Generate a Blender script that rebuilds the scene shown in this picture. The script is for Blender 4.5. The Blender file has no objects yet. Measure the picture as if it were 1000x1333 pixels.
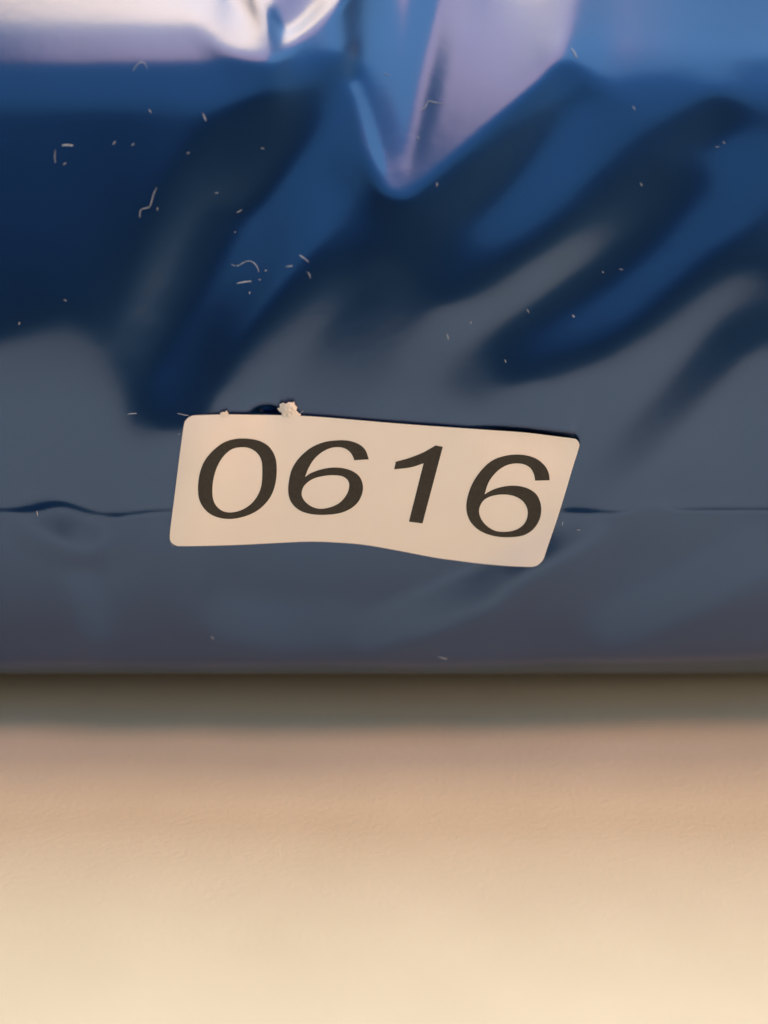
import bpy, bmesh, math, random
import numpy as np
from mathutils import Vector

# ------------------------------------------------------------------ camera, light, exposure
scene = bpy.context.scene
COL = scene.collection
PITCH = math.radians(25.0)
CAM = Vector((0.0, -0.19, 0.1232))           # camera position, table top at z = 0
DIST = 0.20                                  # camera to sticker
HALF = 0.05 / DIST                           # tan(half of the horizontal view angle)

cam_data = bpy.data.cameras.new("camera")
cam = bpy.data.objects.new("camera", cam_data)
COL.objects.link(cam)
cam.location = CAM
cam.rotation_euler = (math.pi / 2 - PITCH, 0, 0)
cam_data.sensor_fit = 'HORIZONTAL'
cam_data.sensor_width = 36
cam_data.lens = 18.0 / HALF
cam_data.clip_start = 0.005
cam_data.clip_end = 50
cam_data.dof.use_dof = True
cam_data.dof.focus_distance = 0.199
cam_data.dof.aperture_fstop = 12
scene.camera = cam

world = bpy.data.worlds.new("World")
scene.world = world
world.use_nodes = True
world.node_tree.nodes["Background"].inputs[0].default_value = (1.0, 0.86, 0.72, 1)
world.node_tree.nodes["Background"].inputs[1].default_value = 0.045

def area_lamp(name, loc, target, sx, sy, watts, color):
    d = bpy.data.lights.new(name, 'AREA')
    d.shape = 'RECTANGLE'
    d.size, d.size_y = sx, sy
    d.energy = watts
    d.color = color
    o = bpy.data.objects.new(name, d)
    COL.objects.link(o)
    o.location = loc
    o.rotation_euler = (Vector(target) - Vector(loc)).to_track_quat('-Z', 'Y').to_euler()
    return o

area_lamp("ceiling_lamp", (-0.19, 0.09, 1.10), (-0.19, 0.09, 0), 0.42, 0.20, 3.8, (1.0, 0.66, 0.36))
area_lamp("ceiling_glow", (-0.10, -0.28, 1.12), (-0.10, -0.28, 0), 0.36, 0.46, 2.2, (1.0, 0.64, 0.64))
area_lamp("blue_top_fill", (0.33, -0.38, 1.12), (0.33, -0.38, 0), 0.46, 0.52, 1.7, (0.38, 0.74, 1.0))  # added blue fill light, brightens the film at the upper right
area_lamp("warm_table_fill", (1.20, -0.32, 1.00), (0.1, 0, 0.0), 0.34, 0.26, 10.5, (1.0, 0.33, 0.07))  # added fill far to the right, reddens the table in front of the bag
area_lamp("window_behind_bag", (0.05, 0.62, 1.05), (0, 0.1, 0.03), 0.80, 0.75, 17.0, (0.86, 0.97, 0.92))
area_lamp("sticker_fill", (0.95, -0.55, 0.38), (0, 0, 0.03), 0.40, 0.40, 6.5, (1.0, 0.64, 0.34))  # added low fill light, lifts the sticker and the table under the bag
area_lamp("blue_fold_fill", (0.0, -1.18, 1.25), (0, 0, 0.03), 2.7, 1.00, 6.0, (0.20, 0.60, 1.0))  # added blue panel behind the camera, reflected in folds that lean back

scene.render.engine = 'CYCLES'
vs = scene.view_settings
vs.view_transform = 'Standard'
vs.look = 'None'
vs.exposure = 0.0
vs.gamma = 1.0
vs.use_curve_mapping = False

# ------------------------------------------------------------------ helpers
def tag(o, label=None, category=None, group=None, kind=None):
    for k, v in (("label", label), ("category", category), ("group", group), ("kind", kind)):
        if v:
            o[k] = v
    return o

def mesh_object(name, verts, faces, mat, parent=None, smooth=True):
    me = bpy.data.meshes.new(name)
    me.from_pydata([tuple(v) for v in verts], [], faces)
    me.update()
    if smooth:
        me.polygons.foreach_set("use_smooth", [True] * len(me.polygons))
    o = bpy.data.objects.new(name, me)
    COL.objects.link(o)
    me.materials.append(mat)
    if parent:
        o.parent = parent
    return o

def new_mat(name):
    m = bpy.data.materials.new(name)
    m.use_nodes = True
    nt = m.node_tree
    return m, nt, nt.nodes["Principled BSDF"]

def noise(nt, scale, detail=3.0, rough=0.5):
    n = nt.nodes.new("ShaderNodeTexNoise")
    n.inputs["Scale"].default_value = scale
    n.inputs["Detail"].default_value = detail
    n.inputs["Roughness"].default_value = rough
    c = nt.nodes.new("ShaderNodeTexCoord")
    nt.links.new(c.outputs["Object"], n.inputs["Vector"])
    return n

def add_bump(nt, bsdf, src, strength, dist):
    b = nt.nodes.new("ShaderNodeBump")
    b.inputs["Strength"].default_value = strength
    b.inputs["Distance"].default_value = dist
    nt.links.new(src, b.inputs["Height"])
    nt.links.new(b.outputs["Normal"], bsdf.inputs["Normal"])
    return b

def ramp(nt, src, a, b, p0=0.3, p1=0.7):
    r = nt.nodes.new("ShaderNodeValToRGB")
    r.color_ramp.elements[0].position = p0
    r.color_ramp.elements[1].position = p1
    r.color_ramp.elements[0].color = (*a, 1)
    r.color_ramp.elements[1].color = (*b, 1)
    nt.links.new(src, r.inputs["Fac"])
    return r

# ------------------------------------------------------------------ materials
mat_bag, nt, p = new_mat("blue_plastic_film")
n1 = noise(nt, 60, 2)
r = ramp(nt, n1.outputs["Fac"], (0.004, 0.050, 0.172), (0.005, 0.055, 0.186))
nt.links.new(r.outputs["Color"], p.inputs["Base Color"])
p.inputs["Metallic"].default_value = 0.86
p.inputs["Roughness"].default_value = 0.38
p.inputs["IOR"].default_value = 1.3
p.inputs["Coat Weight"].default_value = 1.0
p.inputs["Coat Roughness"].default_value = 0.21
p.inputs["Coat IOR"].default_value = 1.67
n2 = noise(nt, 700, 2)
bp = add_bump(nt, p, n2.outputs["Fac"], 0.05, 0.0002)
nt.links.new(bp.outputs["Normal"], p.inputs["Coat Normal"])

mat_table, nt, p = new_mat("cream_tabletop")
n1 = noise(nt, 45, 4)
r = ramp(nt, n1.outputs["Fac"], (0.62, 0.615, 0.50), (0.665, 0.66, 0.545))
nt.links.new(r.outputs["Color"], p.inputs["Base Color"])
p.inputs["Roughness"].default_value = 0.6
n2 = noise(nt, 1100, 5, 0.65)
add_bump(nt, p, n2.outputs["Fac"], 0.36, 0.0004)

mat_paper, nt, p = new_mat("cream_sticker_paper")
n1 = noise(nt, 120, 4)
r = ramp(nt, n1.outputs["Fac"], (0.84, 0.81, 0.78), (0.87, 0.84, 0.81))
nt.links.new(r.outputs["Color"], p.inputs["Base Color"])
p.inputs["Roughness"].default_value = 0.55
n2 = noise(nt, 2500, 3)
add_bump(nt, p, n2.outputs["Fac"], 0.08, 0.0001)

mat_ink, nt, p = new_mat("black_print")
n1 = noise(nt, 1800, 3)
r = ramp(nt, n1.outputs["Fac"], (0.016, 0.014, 0.012), (0.028, 0.025, 0.021))
nt.links.new(r.outputs["Color"], p.inputs["Base Color"])
p.inputs["Roughness"].default_value = 0.5

mat_shred, nt, p = new_mat("torn_white_paper")
n1 = noise(nt, 1500, 4)
r = ramp(nt, n1.outputs["Fac"], (0.74, 0.70, 0.66), (0.88, 0.85, 0.82))
nt.links.new(r.outputs["Color"], p.inputs["Base Color"])
p.inputs["Roughness"].default_value = 0.9
add_bump(nt, p, n1.outputs["Fac"], 0.6, 0.0003)

mat_lint, nt, p = new_mat("pale_lint")
n1 = noise(nt, 900, 3)
r = ramp(nt, n1.outputs["Fac"], (0.22, 0.30, 0.42), (0.50, 0.60, 0.74))
nt.links.new(r.outputs["Color"], p.inputs["Base Color"])
p.inputs["Roughness"].default_value = 0.8

# ------------------------------------------------------------------ tabletop
nx, ny = 24, 24
tv = [(-0.7 + 1.4 * i / nx, -0.6 + 1.4 * j / ny, 0.0) for j in range(ny + 1) for i in range(nx + 1)]
tf = [(j * (nx + 1) + i, j * (nx + 1) + i + 1, (j + 1) * (nx + 1) + i + 1, (j + 1) * (nx + 1) + i)
      for j in range(ny) for i in range(nx)]
table = mesh_object("tabletop", tv, tf, mat_table, smooth=False)
tag(table, "smooth cream tabletop under the blue plastic bag", "tabletop", kind="structure")

# ------------------------------------------------------------------ the bag's front: how far every spot leans back
# Wrinkles are laid out as strokes (x, y, lean in degrees) on the bag's front, in tenths of a millimetre.
SX, SY = 4.0, 3.0
X0, X1, Y0, Y1 = -700.0, 1700.0, -150.0, 876.0
gx = np.arange(X0, X1 + 1, SX)
gy = np.arange(Y0, Y1 + 1, SY)
GX, GY = np.meshgrid(gx, gy)
NX, NY = len(gx), len(gy)

prof = np.array([(-150, 66), (-60, 57), (0, 47), (40, 43), (70, 37), (100, 30), (130, 23), (165, 17), (220, 16),
                 (300, 15), (380, 12), (450, 5), (520, 0), (600, -2), (680, -4), (750, -7), (800, -10),
                 (832, -11), (850, -14), (861, -26), (869, -48), (876, -60)], float)
TL = GY + (GX - 500.0) * 0.013 + 2.5 * np.sin(GX * 0.0062 + 1.0) + 1.2 * np.sin(GX * 0.019)            # the lower edge runs slightly uphill to the right
base = np.interp(np.where(GY > 700, TL, GY), prof[:, 0], prof[:, 1])

STROKES = [
    # radius, weight, points
    # navy sheet on the left
    (55, 1.0, [(-60, 200, 18), (60, 210, 18), (150, 230, 18)]),
    (55, 1.0, [(-60, 320, 18), (60, 320, 18), (130, 320, 18)]),
    (30, 1.0, [(-20, 400, 15), (40, 385, 15), (100, 370, 16), (150, 400, 16), (170, 460, 15)]),
    # grey tongue left
    (26, 1.2, [(-40, 500, -1), (30, 470, 1), (85, 440, 1), (110, 470, 0), (130, 540, -2)]),
    (35, 1.0, [(-40, 570, -3), (60, 540, -3), (120, 600, -3), (200, 610, -2)]),
    # brown ridge left of the blue valley
    (20, 3.0, [(340, 170, 11), (285, 215, 7), (245, 260, 3), (222, 310, 0), (205, 365, -1), (192, 410, 1), (184, 440, 6)]),
    (15, 1.0, [(275, 290, 14), (245, 350, 14), (225, 400, 14)]),
    # blue valley running down to the sticker
    (25, 1.8, [(440, 150, 24), (425, 200, 27), (395, 270, 29), (355, 330, 30), (312, 390, 30), (268, 440, 29),
               (235, 490, 28), (215, 535, 26)]),
    (12, 1.5, [(165, 500, 8), (178, 545, 8), (200, 572, 4), (235, 578, 0)]),
    # dark hollow under the big fold
    (22, 2.2, [(432, 112, 12), (395, 150, 9), (350, 185, 6), (310, 225, 5)]),
    # middle grey field
    (17, 2.2, [(470, 352, 6), (432, 368, 3), (402, 400, 1), (366, 450, 0), (336, 500, -1), (320, 525, -1)]),
    (26, 1.3, [(520, 380, 9), (500, 420, 7), (450, 470, 5), (410, 515, 2)]),
    (15, 1.2, [(455, 322, 13), (420, 345, 14), (385, 390, 12), (350, 440, 10), (315, 490, 9)]),
    (20, 1.0, [(470, 290, 14), (520, 300, 13), (570, 335, 13), (600, 372, 12), (640, 368, 12)]),
    # bright grey diagonal
    (17, 3.0, [(560, 460, 1), (590, 430, -2), (650, 388, -3), (700, 350, -3), (750, 318, -1), (800, 285, 4), (850, 245, 9)]),
    # blue diagonal beside the big fold
    (23, 1.8, [(765, 170, 25), (722, 250, 26.5), (682, 298, 27.5), (642, 330, 26), (608, 350, 22)]),
    (17, 1.2, [(745, 115, 14), (695, 165, 14), (640, 212, 14), (580, 262, 14), (530, 285, 14), (480, 270, 14), (460, 240, 17)]),
    (16, 1.2, [(935, 150, 11), (895, 160, 11), (850, 188, 13), (800, 232, 13), (740, 282, 13), (685, 330, 12), (640, 360, 12)]),
    (18, 1.0, [(840, 120, 27), (880, 120, 26), (820, 160, 23), (790, 190, 22)]),
    (12, 2.6, [(452, 222, 14), (475, 250, 13), (495, 278, 13)]),
    # second blue diagonal and its dark edges
    (23, 2.0, [(975, 215, 24), (925, 285, 24.5), (872, 345, 25.5), (812, 398, 26), (752, 432, 25), (692, 455, 22), (630, 480, 10)]),
    (14, 1.0, [(900, 240, 12), (850, 300, 11), (790, 350, 10), (720, 395, 10), (650, 430, 9), (600, 468, 7)]),
    (13, 1.0, [(1000, 320, 14), (950, 338, 13), (905, 372, 12), (855, 425, 12), (795, 460, 9), (720, 482, 8)]),
    # grey diagonal on the right
    (19, 1.4, [(1040, 390, 3), (985, 372, 3), (945, 375, 0), (895, 412, -1), (850, 452, -3), (810, 492, -4), (760, 512, -3),
               (680, 528, -1)]),
    (17, 1.3, [(1040, 420, 8), (985, 415, 9), (950, 440, 11), (912, 490, 11), (872, 540, 11), (832, 590, 9), (790, 630, 7),
               (750, 645, 6)]),
    (20, 1.2, [(1050, 480, -1), (990, 500, -2), (950, 540, -4), (900, 590, -6), (862, 632, -7), (820, 660, -7), (760, 700, -6)]),
    (10, 9.0, [(765, 688, 9), (720, 712, 15), (640, 757, 15), (560, 792, 10), (480, 820, 4)]),
    (12, 3.0, [(830, 690, -11), (760, 728, -11), (680, 770, -12)]),
    (14, 2.0, [(980, 720, 6), (900, 765, 5), (800, 810, 2)]),
    (14, 2.0, [(300, 800, 3), (370, 815, 2), (450, 812, 0)]),
    # dark wedge and creases under the seam at the left
    (12, 6.0, [(60, 680, 8), (92, 690, 14), (108, 704, 13)]),
    (8, 4.0, [(35, 695, -9), (72, 716, -11), (108, 732, -11), (150, 715, -10), (172, 688, -8)]),
    (8, 3.5, [(108, 746, 8), (116, 780, 6), (122, 815, 1)]),
    # top: white sheet left, its lower edge
    (24, 1.8, [(-200, 5, 47), (-60, 12, 47.5), (40, 15, 48.7), (140, 14, 50), (220, 5, 51)]),
    (17, 1.5, [(-100, 60, 41), (60, 60, 41.5), (180, 58, 42), (260, 57, 42)]),
    (16, 1.2, [(-100, 104, 29), (100, 106, 29), (250, 100, 27), (340, 96, 25), (400, 90, 24)]),
    # small white V
    (14, 6.0, [(230, -50, 52), (255, -10, 52), (288, 22, 52), (318, 42, 52), (346, 53, 52)]),
    (5, 5.0, [(348, 54, 52), (378, 46, 52), (405, 26, 52), (440, -4, 52), (480, -60, 52)]),
    (5, 8.0, [(340, -60, 59), (343, -10, 59), (347, 25, 59), (350, 50, 54)]),
    (7, 3.0, [(298, -60, 46), (311, -20, 45), (324, 5, 45), (335, 24, 47)]),
    (9, 2.6, [(405, -50, 39), (390, -20, 39), (372, 14, 39)]),
    (14, 1.4, [(500, -60, 37), (460, 10, 35), (425, 50, 33), (400, 75, 29)]),
    # big fold: shiny cone pointing down
    (13, 2.0, [(490, -60, 40), (488, 0, 38), (484, 60, 36), (486, 120, 34), (498, 180, 33), (512, 235, 36)]),
    (5, 4.0, [(462, 110, 46), (476, 150, 47), (490, 195, 47), (507, 240, 47)]),
    (6, 3.2, [(520, -40, 44), (519, 60, 45), (519, 150, 46), (518, 215, 46)]),
    (11, 2.0, [(562, -60, 33), (553, 0, 32), (545, 60, 32), (538, 130, 33), (528, 190, 35)]),
    (9, 3.0, [(600, -60, 46), (586, 20, 46), (570, 90, 46), (552, 160, 46), (534, 215, 46), (520, 244, 46)]),
    (20, 2.4, [(660, -60, 47), (650, 0, 46), (640, 60, 45), (618, 105, 43.5), (590, 150, 42)]),
    (14, 2.4, [(710, 0, 46), (705, 45, 46), (680, 85, 45), (640, 125, 44), (598, 168, 42), (560, 205, 42), (530, 238, 42)]),
    (7, 2.0, [(745, 108, 22), (698, 134, 21), (658, 164, 20), (618, 197, 19), (572, 236, 17), (532, 266, 15), (505, 264, 14)]),
    (28, 1.5, [(1200, 10, 43), (1000, 15, 43), (900, 20, 41), (800, 20, 42)]),
    (16, 1.2, [(1200, 90, 32), (1000, 92, 32), (880, 85, 33), (780, 78, 36)]),
    # outside the picture: the same kind of folds go on
    (26, 1.2, [(1150, 180, 20), (1110, 280, 23), (1060, 370, 20)]),
    (20, 1.2, [(1220, 220, 10), (1170, 330, 6), (1110, 430, 0)]),
    (30, 1.2, [(1400, 160, 24), (1330, 300, 25), (1270, 420, 20)]),
    (24, 1.2, [(-130, 180, 22), (-170, 290, 25), (-220, 400, 22)]),
    (24, 1.2, [(-230, 180, 10), (-280, 320, 6), (-310, 430, 2)]),
    (30, 1.2, [(-400, 150, 25), (-450, 320, 24), (-480, 420, 18)]),
]
num = base * 0.12
den = np.full_like(base, 0.12)
for rad, wgt, pts in STROKES:
    best = np.full_like(base, 1e9)
    val = np.zeros_like(base)
    for (xa, ya, ta), (xb, yb, tb) in zip(pts[:-1], pts[1:]):
        dx, dy = xb - xa, yb - ya
        t = np.clip(((GX - xa) * dx + (GY - ya) * dy) / (dx * dx + dy * dy), 0, 1)
        d2 = (GX - xa - t * dx) ** 2 + (GY - ya - t * dy) ** 2
        m = d2 < best
        best = np.where(m, d2, best)
        val = np.where(m, ta + t * (tb - ta), val)
    w = wgt * np.exp(-best / (2 * rad * rad))
    num += w * val
    den += w
lean = num / den

def blur1(a, sig, axis):
    k = int(sig * 3) + 1
    ker = np.exp(-0.5 * (np.arange(-k, k + 1) / sig) ** 2)
    ker /= ker.sum()
    pad = [(0, 0), (0, 0)]
    pad[axis] = (k, k)
    b = np.pad(a, pad, mode='edge')
    return np.apply_along_axis(lambda v: np.convolve(v, ker, mode='valid'), axis, b)

def blur(a, px):
    return blur1(blur1(a, px / SX, 1), px / SY, 0)

lean = blur(lean, 3.5)

# outline of the number sticker, in the same units
OUTLINE = [(239, 556), (242, 547), (248, 542), (257, 540.5), (295, 539.5), (333, 540), (370, 540.6), (406, 542), (450, 545.5),
           (490, 549), (540, 553), (590, 556.5), (640, 560), (683, 563), (720, 567.5), (744, 570.5), (750.5, 572), (754, 577),
           (753.5, 584), (745, 611), (735, 645), (724, 680), (712, 715), (708, 727), (703, 733.5), (697, 737), (689, 738),
           (660, 736.8), (625, 733.6), (596, 730), (567, 726), (525, 718), (480, 710), (448, 706.8), (406, 705), (365, 706.6),
           (322, 708.8), (280, 710.3), (238, 711), (229, 710), (223, 706), (221, 698), (223.5, 675), (228, 640), (233, 600)]

# the folded seam across the front
def seam_y(x):
    return (664 + 1.0 * np.sin(x * 0.011 + 0.4) - 9 * np.exp(-((x - 78) / 30.0) ** 2)
            + 6 * np.exp(-((x - 150) / 40.0) ** 2) - 9 * np.exp(-((x - 850) / 22.0) ** 2) + 3.0 * np.exp(-((x - 800) / 30.0) ** 2))
ds = GY - seam_y(GX)
out = np.clip(np.maximum((240 - GX) / 16.0, (GX - 722) / 16.0), 0, 1)         # flat under the sticker
fade = out * (1 - 0.65 * np.exp(-((GX - 842) / 24.0) ** 2))
lean += fade * (6.0 * np.exp(-(np.minimum(ds, 0) / 18.0) ** 2) * (ds < 2) + 19.0 * np.exp(-(ds / 2.3) ** 2)
                - 2.0 * np.exp(-((ds - 9) / 5.0) ** 2))
# crease tucked in behind the sticker's top right edge
oy = np.interp(GX, [600, 683, 720, 744], [557, 563, 567.5, 570.5])
e = GY - (oy - 3.0)
m = np.clip((GX - 610) / 60, 0, 1) * np.clip((752 - GX) / 8, 0, 1)
lean += m * (-52.0 * np.exp(-(e / 4.2) ** 2) + 40.0 * np.exp(-((e - 16) / 6.0) ** 2))
lean = np.clip(lean, -66, 72)

# lean -> depth: ln(depth) along each column, with mild stiffness across
T = np.tan(np.radians(lean) - PITCH)
Yc = (666.5 - GY) / 500.0 * HALF
Xc = (GX - 500.0) / 500.0 * HALF
T = np.maximum(T, -3.4)                  # below that the film turns under the bag
g = T / np.maximum(1 - T * Yc, 0.3)                     # d lnD / dY
hy, hx = SY / 500 * HALF, SX / 500 * HALF
gm = -0.5 * (g[1:] + g[:-1])             # per step downwards in rows
rhs = np.zeros_like(g)
rhs[:-1] -= gm * hy
rhs[1:] += gm * hy
LAM = 0.12 * (hy / hx) ** 2
def dct_basis(n):
    k = np.arange(n)[:, None]
    i = np.arange(n)[None, :]
    c = np.cos(np.pi * k * (i + 0.5) / n) * math.sqrt(2.0 / n)
    c[0] *= math.sqrt(0.5)
    return c
CY, CX = dct_basis(NY), dct_basis(NX)
ey = 2 - 2 * np.cos(np.pi * np.arange(NY) / NY)
ex = 2 - 2 * np.cos(np.pi * np.arange(NX) / NX)
lam = ey[:, None] + LAM * ex[None, :]
lam[0, 0] = 1
F = CY @ rhs @ CX.T / lam
F[0, 0] = 0
lnD = CY.T @ F @ CX
# small flutter of the film
jr = int((640 - Y0) / SY)
ic = int((480 - X0) / SX)
lnD -= lnD[jr, ic]
D = DIST * np.exp(lnD)
# pocket behind the sticker edge beside the torn shred
D += 0.0016 * np.exp(-((GX - 348) / 15.0) ** 2 - ((GY - 538) / 8.0) ** 2)

CF = np.array((0.0, math.cos(PITCH), -math.sin(PITCH)))
CU = np.array((0.0, math.sin(PITCH), math.cos(PITCH)))
CR = np.array((1.0, 0.0, 0.0))
def point(px, py, depth):
    X = (np.asarray(px) - 500.0) / 500.0 * HALF
    Y = (666.5 - np.asarray(py)) / 500.0 * HALF
    v = CF + X[..., None] * CR + Y[..., None] * CU
    return np.array(CAM) + v * np.asarray(depth)[..., None]

P = point(GX, GY, D)                     # NY x NX x 3, top row first
print("BAG front lowest z", P[-1, :, 2].min(), P[-1, :, 2].max(), "top z", P[0, :, 2].max(), "y range", P[..., 1].min(), P[..., 1].max())

# close the bag: over the top, down the back, along the table and up to the front's lower edge
top, bot = P[0], P[-1]
tt = P[0] - P[2]
tt /= np.linalg.norm(tt, axis=1)[:, None]
tb = P[-1] - P[-3]
tb /= np.linalg.norm(tb, axis=1)[:, None]
tt[:, 0] = 0
tb[:, 0] = 0
def hermite(a, ta, b, tb_, n):
    rows = []
    for k in range(1, n + 1):
        s = k / n
        h00, h10 = 2 * s**3 - 3 * s**2 + 1, s**3 - 2 * s**2 + s
        h01, h11 = -2 * s**3 + 3 * s**2, s**3 - s**2
        rows.append(h00 * a + h10 * ta + h01 * b + h11 * tb_)
    return rows
xs = P[0][:, 0]
ones = np.ones_like(xs)
def line(y, z, wob=0.0, ph=0.0):
    return np.stack([xs, y + wob * np.sin(xs * 70 + ph), z + wob * np.sin(xs * 95 + ph * 2)], 1)
def dirv(dy, dz):
    return np.stack([0 * xs, dy * ones, dz * ones], 1)
yb = float(P[..., 1].mean())
ztop = float(top[:, 2].max()) + 0.012
a1 = line(yb + 0.075, ztop, 0.002, 0.3)
a2 = line(yb + 0.150, 0.045, 0.003, 1.1)
a3 = line(yb + 0.120, 0.0015)
a4 = line(yb + 0.030, 0.0008)
over = hermite(top, tt * 0.05, a1, dirv(0.05, 0), 26) + hermite(a1, dirv(0.07, 0), a2, dirv(0, -0.07), 26) \
    + hermite(a2, dirv(0, -0.05), a3, dirv(-0.05, 0), 16) + hermite(a3, dirv(-0.06, 0), a4, dirv(-0.05, 0), 10)
under = hermite(a4, dirv(-0.02, 0), bot, -tb * 0.012, 14)[:-1]
rows = [P[j] for j in range(NY - 1, -1, -1)] + over + under      # closed loop, starting at the front's lower edge
G = np.stack(rows)
# rounded ends of the pillow
mid = np.array((0.0, yb + 0.06, 0.035))
L0 = 0.085
L1 = np.abs(G[..., 0]).max(axis=0) + 1e-6
half = np.abs(xs).max()
q = np.clip((np.abs(xs) - L0) / (half - L0), 0, 1)
sc = np.sqrt(np.clip(1 - q ** 2.4, 0.0, 1))
qs = q * q * (3 - 2 * q)
G[..., 0] = G[..., 0] * (1 - qs) + xs[None, :] * qs        # columns line up towards the ends
G[..., 1] = mid[1] + (G[..., 1] - mid[1]) * sc[None, :]
zz = G[..., 2]
G[..., 2] = np.maximum(mid[2] + (zz - mid[2]) * sc[None, :], 0.0004)
NR = G.shape[0]
idx = np.arange(NR * NX).reshape(NR, NX)
nxt = np.roll(idx, -1, axis=0)
q4 = np.stack([idx[:, :-1], idx[:, 1:], nxt[:, 1:], nxt[:, :-1]], -1).reshape(-1, 4)
me = bpy.data.meshes.new("plastic_bag")
me.from_pydata(G.reshape(-1, 3).tolist(), [], q4.tolist())
me.polygons.foreach_set("use_smooth", [True] * len(me.polygons))
me.materials.append(mat_bag)
me.update()
bag = bpy.data.objects.new("plastic_bag", me)
COL.objects.link(bag)
tag(bag, "glossy wrinkled dark blue plastic bag lying on the cream tabletop", "bag")

def sample(A, px, py):
    fx = np.clip((np.asarray(px, float) - X0) / SX, 0, NX - 1.001)
    fy = np.clip((np.asarray(py, float) - Y0) / SY, 0, NY - 1.001)
    i, j = fx.astype(int), fy.astype(int)
    u, v = fx - i, fy - j
    return (A[j, i] * (1 - u) * (1 - v) + A[j, i + 1] * u * (1 - v) + A[j + 1, i] * (1 - u) * v + A[j + 1, i + 1] * u * v)

# ------------------------------------------------------------------ number sticker
DS = blur(D, 16)
ins = (GX > 221) & (GX < 754) & (GY > 539) & (GY < 738)
SHIFT = float((DS - D)[ins].max())
SHIFT = min(SHIFT, 0.0006) + 0.00006
print("STICKER shift mm", SHIFT * 1000)
PAPER = 0.00016

def smooth_loop(pts, n=5):
    res = []
    N = len(pts)
    for k in range(N):
        p0, p1, p2, p3 = pts[k - 1], pts[k], pts[(k + 1) % N], pts[(k + 2) % N]
        c1, c2 = len(p1) > 2, len(p2) > 2
        a, b = np.array(p1[:2], float), np.array(p2[:2], float)
        m1 = (b - a) if c1 else (b - np.array(p0[:2])) / 2
        m2 = (b - a) if c2 else (np.array(p3[:2]) - a) / 2
        for s in range(n):
            t = s / n
            res.append((2*t**3-3*t**2+1) * a + (t**3-2*t**2+t) * m1 + (-2*t**3+3*t**2) * b + (t**3-t**2) * m2)
    return res

def flat_shape(loops, step):
    bm = bmesh.new()
    edges = []
    for lp in loops:
        vs_ = [bm.verts.new((p_[0], p_[1], 0)) for p_ in lp]
        for a, b in zip(vs_, vs_[1:] + vs_[:1]):
            edges.append(bm.edges.new((a, b)))
    bmesh.ops.triangle_fill(bm, edges=edges, use_beauty=True)
    allx = [p_[0] for p_ in loops[0]]
    ally = [p_[1] for p_ in loops[0]]
    for lo, hi, ax in ((min(allx), max(allx), 0), (min(ally), max(ally), 1)):
        c = lo + step
        while c < hi:
            co, no = [0, 0, 0], [0, 0, 0]
            co[ax], no[ax] = c, 1
            bmesh.ops.bisect_plane(bm, geom=bm.verts[:] + bm.edges[:] + bm.faces[:], plane_co=co, plane_no=no, dist=1e-4)
            c += step
    return bm

def lay(bm, off, name, mat, thick=0.0, parent=None):
    bm.verts.ensure_lookup_table()
    if thick:
        res = bmesh.ops.extrude_face_region(bm, geom=bm.faces[:])
        new = {v for v in res["geom"] if isinstance(v, bmesh.types.BMVert)}
    else:
        new = set()
    co = np.array([v.co[:] for v in bm.verts])
    dep = sample(DS, co[:, 0], co[:, 1]) - SHIFT - off
    dep = dep - np.array([thick if v in new else 0.0 for v in bm.verts])
    w = point(co[:, 0], co[:, 1], dep)
    for v, c in zip(bm.verts, w):
        v.co = c
    bmesh.ops.recalc_face_normals(bm, faces=bm.faces[:])
    if not thick:
        for f in bm.faces:
            if f.normal.y > 0:
                f.normal_flip()
    me = bpy.data.meshes.new(name)
    bm.to_mesh(me)
    bm.free()
    me.materials.append(mat)
    o = bpy.data.objects.new(name, me)
    COL.objects.link(o)
    if parent:
        o.parent = parent
    return o

sticker = bpy.data.objects.new("number_sticker", None)
COL.objects.link(sticker)
sticker.empty_display_size = 0.005
tag(sticker, "cream paper sticker with rounded corners printed 0616 in black on the blue bag", "sticker")
lay(flat_shape([smooth_loop(OUTLINE, 3)], 6.0), 0.0, "paper", mat_paper, PAPER, sticker)

def A_(pts):   # first half of the number
    return [(210 + q_[0] * 0.28, 500 + q_[1] * 0.28) + tuple(q_[2:]) for q_ in pts]
def B_(pts):   # second half
    return [(480 + q_[0] * 0.29, 530 + q_[1] * 0.29) + tuple(q_[2:]) for q_ in pts]
zero = [A_([(390, 253), (450, 262), (500, 290), (530, 340), (537, 400), (530, 465), (510, 520), (475, 565), (430, 598), (370, 620),
            (310, 627), (255, 617), (210, 590), (180, 545), (171, 490), (178, 420), (200, 360), (240, 310), (290, 272), (340, 256)]),
        A_([(380, 293), (420, 302), (450, 325), (467, 360), (470, 410), (466, 470), (450, 515), (420, 555), (375, 585), (325, 597),
            (285, 590), (255, 565), (240, 530), (238, 480), (245, 430), (262, 380), (290, 335), (330, 302)])]
six1 = [A_([(898, 354, 1), (885, 325), (860, 302), (825, 293), (785, 298), (745, 318), (710, 350), (685, 390), (668, 432, 1),
            (700, 412), (750, 395), (800, 388), (850, 392), (895, 408), (925, 435), (938, 475), (932, 515), (910, 555), (870, 585),
            (820, 602), (750, 608), (690, 603), (640, 585), (605, 550), (591, 505), (594, 450), (608, 395), (640, 345), (690, 300),
            (750, 272), (810, 262), (870, 263), (920, 280), (950, 308), (965, 350, 1)]),
        A_([(815, 424), (850, 432), (872, 455), (872, 490), (855, 525), (825, 555), (785, 573), (740, 580), (700, 570), (668, 545),
            (653, 515), (660, 480), (685, 453), (720, 435), (770, 425)])]
one = [B_([(300, 172, 1), (333, 178, 1), (242, 522, 1), (181, 514, 1), (247, 252, 1), (190, 270), (115, 279, 1), (122, 245, 1),
           (180, 229), (240, 206), (280, 184)])]
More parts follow.
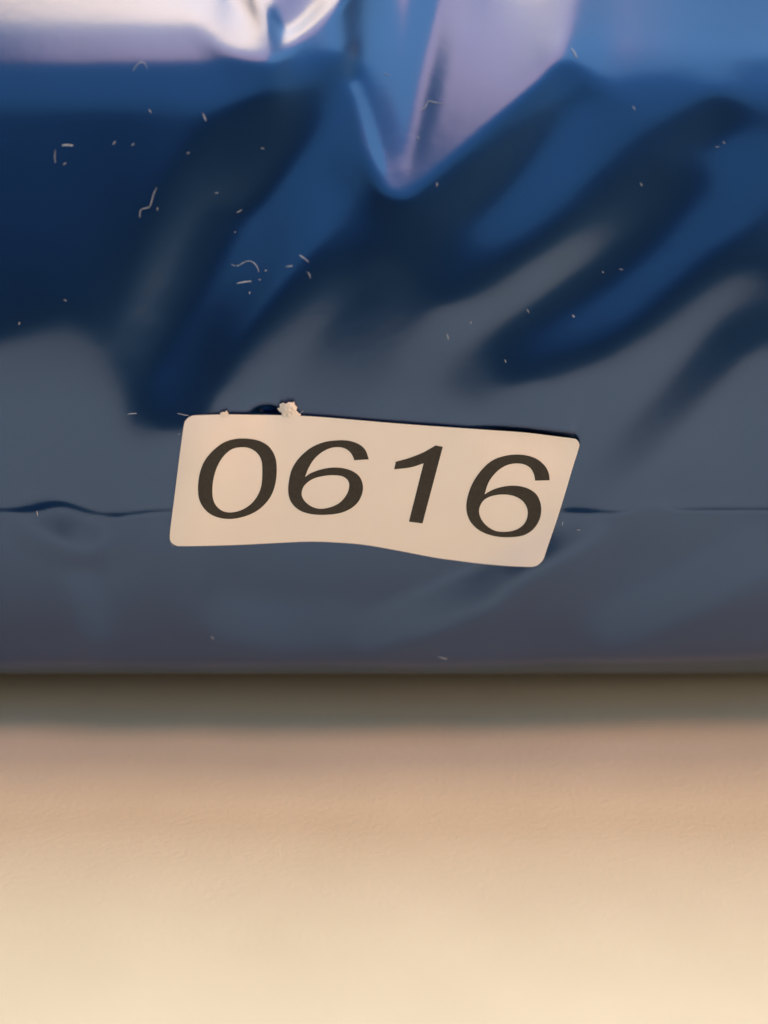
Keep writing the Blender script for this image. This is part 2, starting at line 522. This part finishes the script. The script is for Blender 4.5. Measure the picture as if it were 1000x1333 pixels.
six2 = [B_([(748, 330, 1), (742, 300), (725, 272), (695, 256), (655, 253), (615, 263), (575, 290), (540, 335), (520, 392, 1),
            (560, 370), (610, 356), (660, 353), (710, 363), (750, 388), (770, 425), (775, 465), (765, 510), (735, 552), (690, 577),
            (625, 584), (560, 578), (500, 555), (458, 515), (440, 465), (443, 410), (465, 345), (505, 285), (555, 240), (620, 217),
            (690, 214), (750, 230), (790, 262), (808, 295), (813, 328, 1)]),
        B_([(600, 392), (650, 398), (690, 420), (712, 455), (712, 495), (693, 530), (655, 553), (605, 560), (560, 552), (522, 525),
            (500, 490), (497, 455), (515, 420), (550, 400)])]
for nm, loops in (("printed_digit_zero", zero), ("printed_digit_six", six1), ("printed_digit_one", one), ("printed_digit_six", six2)):
    lay(flat_shape([smooth_loop(l_, 5) for l_ in loops], 8.0), PAPER + 0.00003, nm, mat_ink, 0.0, sticker)

# ------------------------------------------------------------------ torn paper shred above the sticker
rng = random.Random(4)
def tube(path, rad, name, mat, lift=0.00005, label=None, category=None, group=None, flat=1.0, use=None):
    """a fibre lying on the bag: path in the bag's front units, radius in metres"""
    px = np.array([q_[0] for q_ in path], float)
    py = np.array([q_[1] for q_ in path], float)
    n = max(3, 3 * len(path))
    t = np.linspace(0, len(path) - 1, n)
    px, py = np.interp(t, np.arange(len(path)), px), np.interp(t, np.arange(len(path)), py)
    for _ in range(2):
        if len(path) > 2:
            px[1:-1] = (px[:-2] + 2 * px[1:-1] + px[2:]) / 4
            py[1:-1] = (py[:-2] + 2 * py[1:-1] + py[2:]) / 4
    c = point(px, py, sample(D, px, py) - lift)
    verts, faces = [], []
    S = 6
    for k in range(n):
        d = c[min(k + 1, n - 1)] - c[max(k - 1, 0)]
        d /= np.linalg.norm(d)
        u = np.cross(d, CF); u /= np.linalg.norm(u)
        v = np.cross(d, u)
        taper = 0.55 + 0.45 * math.sin(math.pi * (k + 0.5) / n)
        rr = 0.8 * rad * taper * (0.85 + 0.3 * rng.random())
        for s in range(S):
            a = 2 * math.pi * s / S
            verts.append(c[k] + rr * (math.cos(a) * u + flat * math.sin(a) * v))
    for k in range(n - 1):
        for s in range(S):
            faces.append((k * S + s, k * S + (s + 1) % S, (k + 1) * S + (s + 1) % S, (k + 1) * S + s))
    faces.append(tuple(range(S))[::-1])
    faces.append(tuple((n - 1) * S + s for s in range(S)))
    o = mesh_object(name, verts, faces, mat)
    return tag(o, label, category, group)

def shred(outline, name, label, bulge, seed):
    rr = random.Random(seed)
    bm = flat_shape([outline], 2.5)
    bm.verts.ensure_lookup_table()
    res = bmesh.ops.extrude_face_region(bm, geom=bm.faces[:])
    new = {v for v in res["geom"] if isinstance(v, bmesh.types.BMVert)}
    cx = sum(q_[0] for q_ in outline) / len(outline)
    cy = sum(q_[1] for q_ in outline) / len(outline)
    for v in bm.verts:
        x, y = v.co.x, v.co.y
        d = sample(DS, np.array([x]), np.array([min(y, 560)]))[0] - SHIFT + 0.0001
        if v in new:
            d -= bulge * (0.78 + 0.22 * rr.random()) * math.exp(-(((x - cx) / 14) ** 2 + ((y - cy) / 14) ** 2)) + 0.00005
        v.co = point(np.array([x + rr.uniform(-.4, .4)]), np.array([y + rr.uniform(-.4, .4)]), np.array([d]))[0]
    bmesh.ops.recalc_face_normals(bm, faces=bm.faces[:])
    me = bpy.data.meshes.new(name)
    bm.to_mesh(me)
    bm.free()
    me.materials.append(mat_shred)
    o = bpy.data.objects.new(name, me)
    COL.objects.link(o)
    return tag(o, label, "paper scrap")
shred([(366, 543), (367, 537), (363, 535), (361, 532), (365, 530), (364, 526), (368, 524), (372, 526), (376, 523), (381, 524),
       (383, 523), (384, 527), (387, 530), (386, 534), (389, 538), (392, 539), (390, 544)],
      "paper_shred", "torn white paper shred poking out above the sticker's top edge", 0.0006, 1)
shred([(286, 543), (287, 538), (290, 536), (293, 537), (295, 534), (297, 538), (299, 543)],
      "paper_shred", "tiny white paper fuzz at the sticker's top edge near its rounded corner", 0.0003, 2)

# ------------------------------------------------------------------ lint
LBL = {
    "arch": "pale arch shaped lint fibre below the white glare on the bag",
    "zig": "long pale zigzag lint fibre on the dark blue plastic",
    "curl": "wavy pale lint curl above a straight lint bar in the blue valley",
    "bar1": "thick short pale lint bar on the dark navy plastic",
    "bar2": "straight pale lint bar right under the wavy lint curl",
    "twig": "branching pale lint thread on the shiny cone shaped fold",
    "fork": "small pale lint flake at the edge of the lavender sheen",
    "corner": "fine pale lint hair beside the sticker's rounded corner",
}
one_off = [("arch", .00005, [(173, 93), (177, 85), (184, 80), (189, 82), (192, 90)]),
           ("zig", .00006, [(182, 283), (182, 273), (188, 271), (195, 270), (198, 260), (200, 252), (204, 244)]),
           ("curl", .00006, [(301, 344), (309, 347), (316, 342), (323, 339), (330, 341), (335, 347), (337, 354)]),
           ("bar1", .00013, [(81, 189), (88, 188.6), (95, 189.5)]),
           ("bar2", .00010, [(308, 369), (317, 367), (327, 366)]),
           ("twig", .00006, [(548, 143), (554, 140), (557, 131), (563, 132), (570, 134), (578, 135)]),
           ("fork", .00010, [(744, 63), (748, 68), (751, 75)]),
           ("corner", .00006, [(231, 538), (238, 540), (246, 541)])]
for k, rad, path in one_off:
    tube(path, rad, "lint_fibre", mat_lint, label=LBL[k], category="lint")
short = [[(194, 142), (197, 147)], [(264, 147), (266, 152), (268, 157)], [(72, 195), (71, 204), (72, 212)], [(147, 188), (150, 184)],
         [(308, 277), (315, 273)], [(390, 332), (396, 336), (402, 341)], [(372, 347), (381, 346)],
         [(400, 354), (403, 357), (404, 362)], [(501, 95), (506, 98)], [(824, 138), (827, 143)], [(941, 184), (944, 187)],
         [(806, 350), (811, 351)], [(686, 402), (689, 407)], [(745, 410), (748, 413)], [(582, 435), (583, 438), (584, 442)],
         [(166, 539), (178, 538)], [(48, 665), (49, 672)], [(390, 538), (395, 535)], [(570, 855), (582, 858)],
         [(543, 178), (546, 181)], [(275, 828), (278, 832)], [(733, 679), (732, 684)], [(221, 706), (226, 712)]]
for path in short:
    tube(path, rng.uniform(.00004, .00008), "lint_fibre", mat_lint,
         label="tiny short pale lint hair stuck to the blue plastic bag", category="lint", group="short lint hairs on the bag")
specks = [(84, 213), (173, 188), (245, 199), (342, 193), (205, 272), (282, 251), (306, 302), (338, 364), (346, 352), (25, 421),
          (85, 391), (934, 191), (613, 420), (658, 470), (233, 565), (325, 381), (569, 240), (785, 354), (753, 690), (835, 240)]
for (x, y) in specks:
    a = rng.uniform(0, 3.1)
    ln = rng.uniform(1.0, 2.4)
    tube([(x - ln * math.cos(a), y - ln * math.sin(a)), (x + ln * math.cos(a), y + ln * math.sin(a))], rng.uniform(.00004, .00008),
         "dust_speck", mat_lint, label="tiny pale dust speck on the blue plastic bag", category="dust",
         group="dust specks on the bag")
